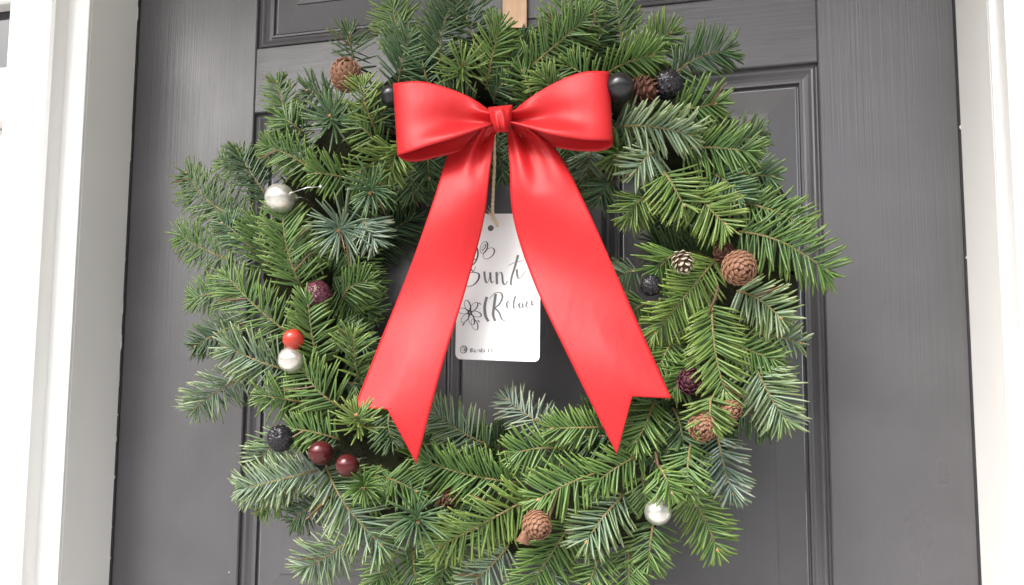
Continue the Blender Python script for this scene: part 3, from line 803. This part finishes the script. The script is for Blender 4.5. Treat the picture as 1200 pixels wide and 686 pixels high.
# ------------------------------------------------------------------ the tag
YT = -0.098
tagm = empty('gift_tag', at(583, 255, YT), 'white card tag with handwriting hanging on twine behind the ribbon', 'tag')
TL, TR, BR, BL = [at(px, py, YT) for px, py in ((536.5, 249.5), (634, 250.5), (632, 423), (533.5, 421))]
ex = (TR-TL+BR-BL)/2; wd = ex.length; ex.normalize(); ez = (TL-BL+TR-BR)/2; hd = ez.length; ez.normalize()
hole = at(583, 265, YT); hx = (hole-BL).dot(ex); hz = (hole-BL).dot(ez)
def T2(a, b, y=0.0): return BL+ex*a+ez*b+Vector((0, y, 0))
N = 64; rc = 0.0055; outl = []
for (cx_, cz_, a0) in ((wd-rc, hd-rc, 0), (rc, hd-rc, 90), (rc, rc, 180), (wd-rc, rc, 270)):
    for i in range(9):
        a = math.radians(a0+90*i/8); outl.append((cx_+rc*math.cos(a), cz_+rc*math.sin(a)))
RH = 0.0030
import bmesh
bm = bmesh.new()
ov = [bm.verts.new(T2(a, b)) for a, b in outl]; hv = [bm.verts.new(T2(hx+RH*math.cos(2*math.pi*i/24), hz+RH*math.sin(2*math.pi*i/24))) for i in range(24)]
ed = [bm.edges.new((ov[i], ov[(i+1) % len(ov)])) for i in range(len(ov))]+[bm.edges.new((hv[i], hv[(i+1) % 24])) for i in range(24)]
bmesh.ops.triangle_fill(bm, use_beauty=True, edges=ed)
ext = bmesh.ops.extrude_face_region(bm, geom=bm.faces[:])
bmesh.ops.translate(bm, vec=Vector((0, 0.0006, 0)), verts=[v for v in ext['geom'] if isinstance(v, bmesh.types.BMVert)])
bmesh.ops.recalc_face_normals(bm, faces=bm.faces)
me = bpy.data.meshes.new('card'); bm.to_mesh(me); bm.free(); me.materials.append(M['card']); link('card', me, tagm)
# writing: pen strokes as thin flat ribbons just above the card (coordinates in photograph pixels of the tag zoom, 4.04x from 520,260)
def stroke(k, pts, w0=1.0, w1=None, closed=False):
    w1 = w0 if w1 is None else w1
    n = max(10, 6*len(pts)); P = []
    for i in range(n+1):
        q = poly(pts, i/n); P.append(at(520+q[0]/4.04, 260+q[1]/4.04, YT-0.00025))
    a, b = [], []
    for i, p in enumerate(P):
        d = (P[min(i+1, n)]-P[max(i-1, 0)]).normalized(); s = d.cross(Vector((0, 1, 0))).normalized()
        wv = lerp(w0, w1, i/n)*0.00046*(0.5+0.95*max(0, -d.z)**1.5)
        a.append(p+s*wv); b.append(p-s*wv)
    k.grid([a, b])
def oval(cx, cy, rx, ry, ang, n=14):
    o = []
    for i in range(n+2):
        q = 2*math.pi*i/n; x, y = rx*math.cos(q), ry*math.sin(q); c, s = math.cos(ang), math.sin(ang)
        o.append((cx+x*c-y*s, cy+x*s+y*c))
    return o
k = MB()
stroke(k, oval(190, 122, 16, 29, 0.35), .9); stroke(k, oval(213, 150, 32, 20, -0.75), .9); stroke(k, oval(190, 122, 5, 18, 0.5), .7)
stroke(k, [(156, 118), (162, 150), (154, 182), (136, 206), (112, 214)], 1.2); stroke(k, [(120, 166), (140, 172), (156, 186)], 1.0)
stroke(k, [(118, 206), (140, 236), (150, 210)], 1.0)
stroke(k, [(100, 248), (135, 240), (164, 246), (166, 268), (148, 294), (122, 306), (96, 300)], 1.4, 1.1)
for i in range(6):
    a = math.radians(60*i+12); stroke(k, oval(122+30*math.cos(a), 430+34*math.sin(a), 27, 13, math.atan2(34*math.sin(a), 30*math.cos(a))), .9)
stroke(k, oval(122, 430, 9, 10, 0), .9); stroke(k, oval(146, 487, 14, 27, -0.35), .8)
for (a, b) in (((166, 384), (176, 392)), ((165, 452), (178, 448)), ((160, 466), (170, 476)), ((98, 480), (88, 492))): stroke(k, [a, b], .9)
k.build('flower_drawing', M['ink_dark'], tagm, recalc=False)
k = MB()
stroke(k, [(192, 236), (196, 272), (204, 290), (214, 272), (220, 240)], 1.6, 1.2); stroke(k, [(220, 240), (222, 272), (228, 290), (238, 280)], 1.7, 1.0)
stroke(k, [(250, 238), (252, 296)], 1.7); stroke(k, [(252, 262), (266, 240), (276, 250), (280, 286), (290, 298), (302, 282)], 1.2, 1.7)
stroke(k, [(352, 158), (338, 210), (322, 262), (318, 296), (328, 300)], 1.8, 1.2); stroke(k, [(306, 208), (340, 192), (382, 184)], 1.0)
stroke(k, [(346, 226), (350, 262), (362, 268), (378, 246), (392, 232)], 1.6, 1.2)
stroke(k, [(204, 356), (194, 400), (198, 446), (212, 472)], 2.0, 2.2)
stroke(k, [(246, 342), (238, 400), (234, 440), (244, 470)], 1.9); stroke(k, [(216, 366), (240, 340), (268, 336), (278, 358), (262, 392), (240, 408)], 1.1, 1.5)
stroke(k, [(240, 408), (262, 430), (276, 462), (300, 470), (314, 458)], 1.6, 1.0)
stroke(k, [(298, 400), (312, 386), (306, 376), (298, 390), (304, 410), (322, 400)], 1.2)
stroke(k, [(340, 352), (332, 380), (332, 408), (344, 408), (352, 392), (342, 386)], 1.5, 1.2)
stroke(k, [(372, 390), (360, 386), (358, 404), (370, 404), (378, 350)], 1.2, 1.5); stroke(k, [(374, 390), (376, 406), (390, 396)], 1.2)
stroke(k, [(388, 396), (400, 384), (394, 378), (390, 396), (400, 406), (414, 390), (416, 372), (420, 396), (432, 384)], 1.2)
k.build('lettering', M['ink'], tagm, recalc=False)
k = MB()
stroke(k, oval(93, 605, 15, 17, 0.2), 1.3); stroke(k, [(93, 596), (100, 604), (95, 612), (87, 606), (88, 594), (98, 588)], 1.0)
k.build('swirl_emblem', M['ink'], tagm, recalc=False)
k = MB(); x = 126
stroke(k, [(128, 600), (128, 618)], 1.0); stroke(k, [(128, 600), (138, 603), (129, 609), (140, 614), (128, 618)], 1.0)
stroke(k, [(147, 606), (148, 617), (156, 616), (157, 606)], 1.0); stroke(k, [(163, 618), (164, 606), (171, 608), (172, 618)], 1.0)
stroke(k, [(180, 600), (180, 616), (185, 618)], 1.0); stroke(k, [(192, 606), (192, 618)], 1.0); stroke(k, [(212, 602), (212, 618)], .8); stroke(k, [(228, 602), (228, 618)], .8)
k.build('small_print', M['ink_faint'], tagm, recalc=False)
# twine from the knot through the hole, two strands twisted, frayed ends
k = MB(); base_pts = [(579, 152, -0.136), (579.5, 190, -0.122), (578, 225, -0.111), (577.5, 250, -0.104), (583, 264, YT-0.0022)]
for s in (0, math.pi):
    P = []
    for i in range(61):
        tt = i/60; q = poly(base_pts, tt); p = at(q[0], q[1], q[2]); a = tt*60+s
        P.append(p+Vector((math.cos(a)*0.0006, math.sin(a)*0.0006, 0)))
    k.tube(P, 0.00115, 6)
k.tube([at(583, 264, YT-0.0022), at(583.5, 267, YT+0.001), at(581, 256, YT+0.003)], 0.0008, 6)
for (dx, dy) in ((-9, -7), (-11, -3), (-7, -12), (-4, 4)):
    k.tube([at(579, 253, YT-0.005), at(579+dx*.6, 253+dy*.5, YT-0.006), at(579+dx, 253+dy, YT-0.005)], [0.0006, 0.0004, 0.0002], 5)
k.build('twine', M['twine'], tagm, smooth=True)

# ------------------------------------------------------------------ wreath hanger
hx0 = at(589, 0, -0.006).x; hx1 = at(617.5, 0, -0.006).x
hang = empty('wreath_hanger', ((hx0+hx1)/2, -0.004, 1.55), 'copper coloured metal strap holding the wreath on the door', 'hanger')
k = MB(); k.box(hx0, hx1, -0.0065, -0.0045, at(600, 70, 0).z, 2.0335, 0.0004); k.build('strap', M['copper'], hang)
k = MB(); k.box(hx0, hx1, -0.0065, 0.05, 2.0336, 2.0339, 0.0); k.build('top_bracket', M['copper'], hang)
zz = at(600, 70, 0).z
k = MB(); k.grid([[Vector((x_, -0.0055-0.018*(1-math.cos(a)), zz-0.018*math.sin(a))) for a in np.linspace(0, math.pi, 13)] for x_ in (hx0, hx1)])
o = k.build('hook', M['copper'], hang, smooth=True); md = o.modifiers.new('thickness', 'SOLIDIFY'); md.thickness = 0.002
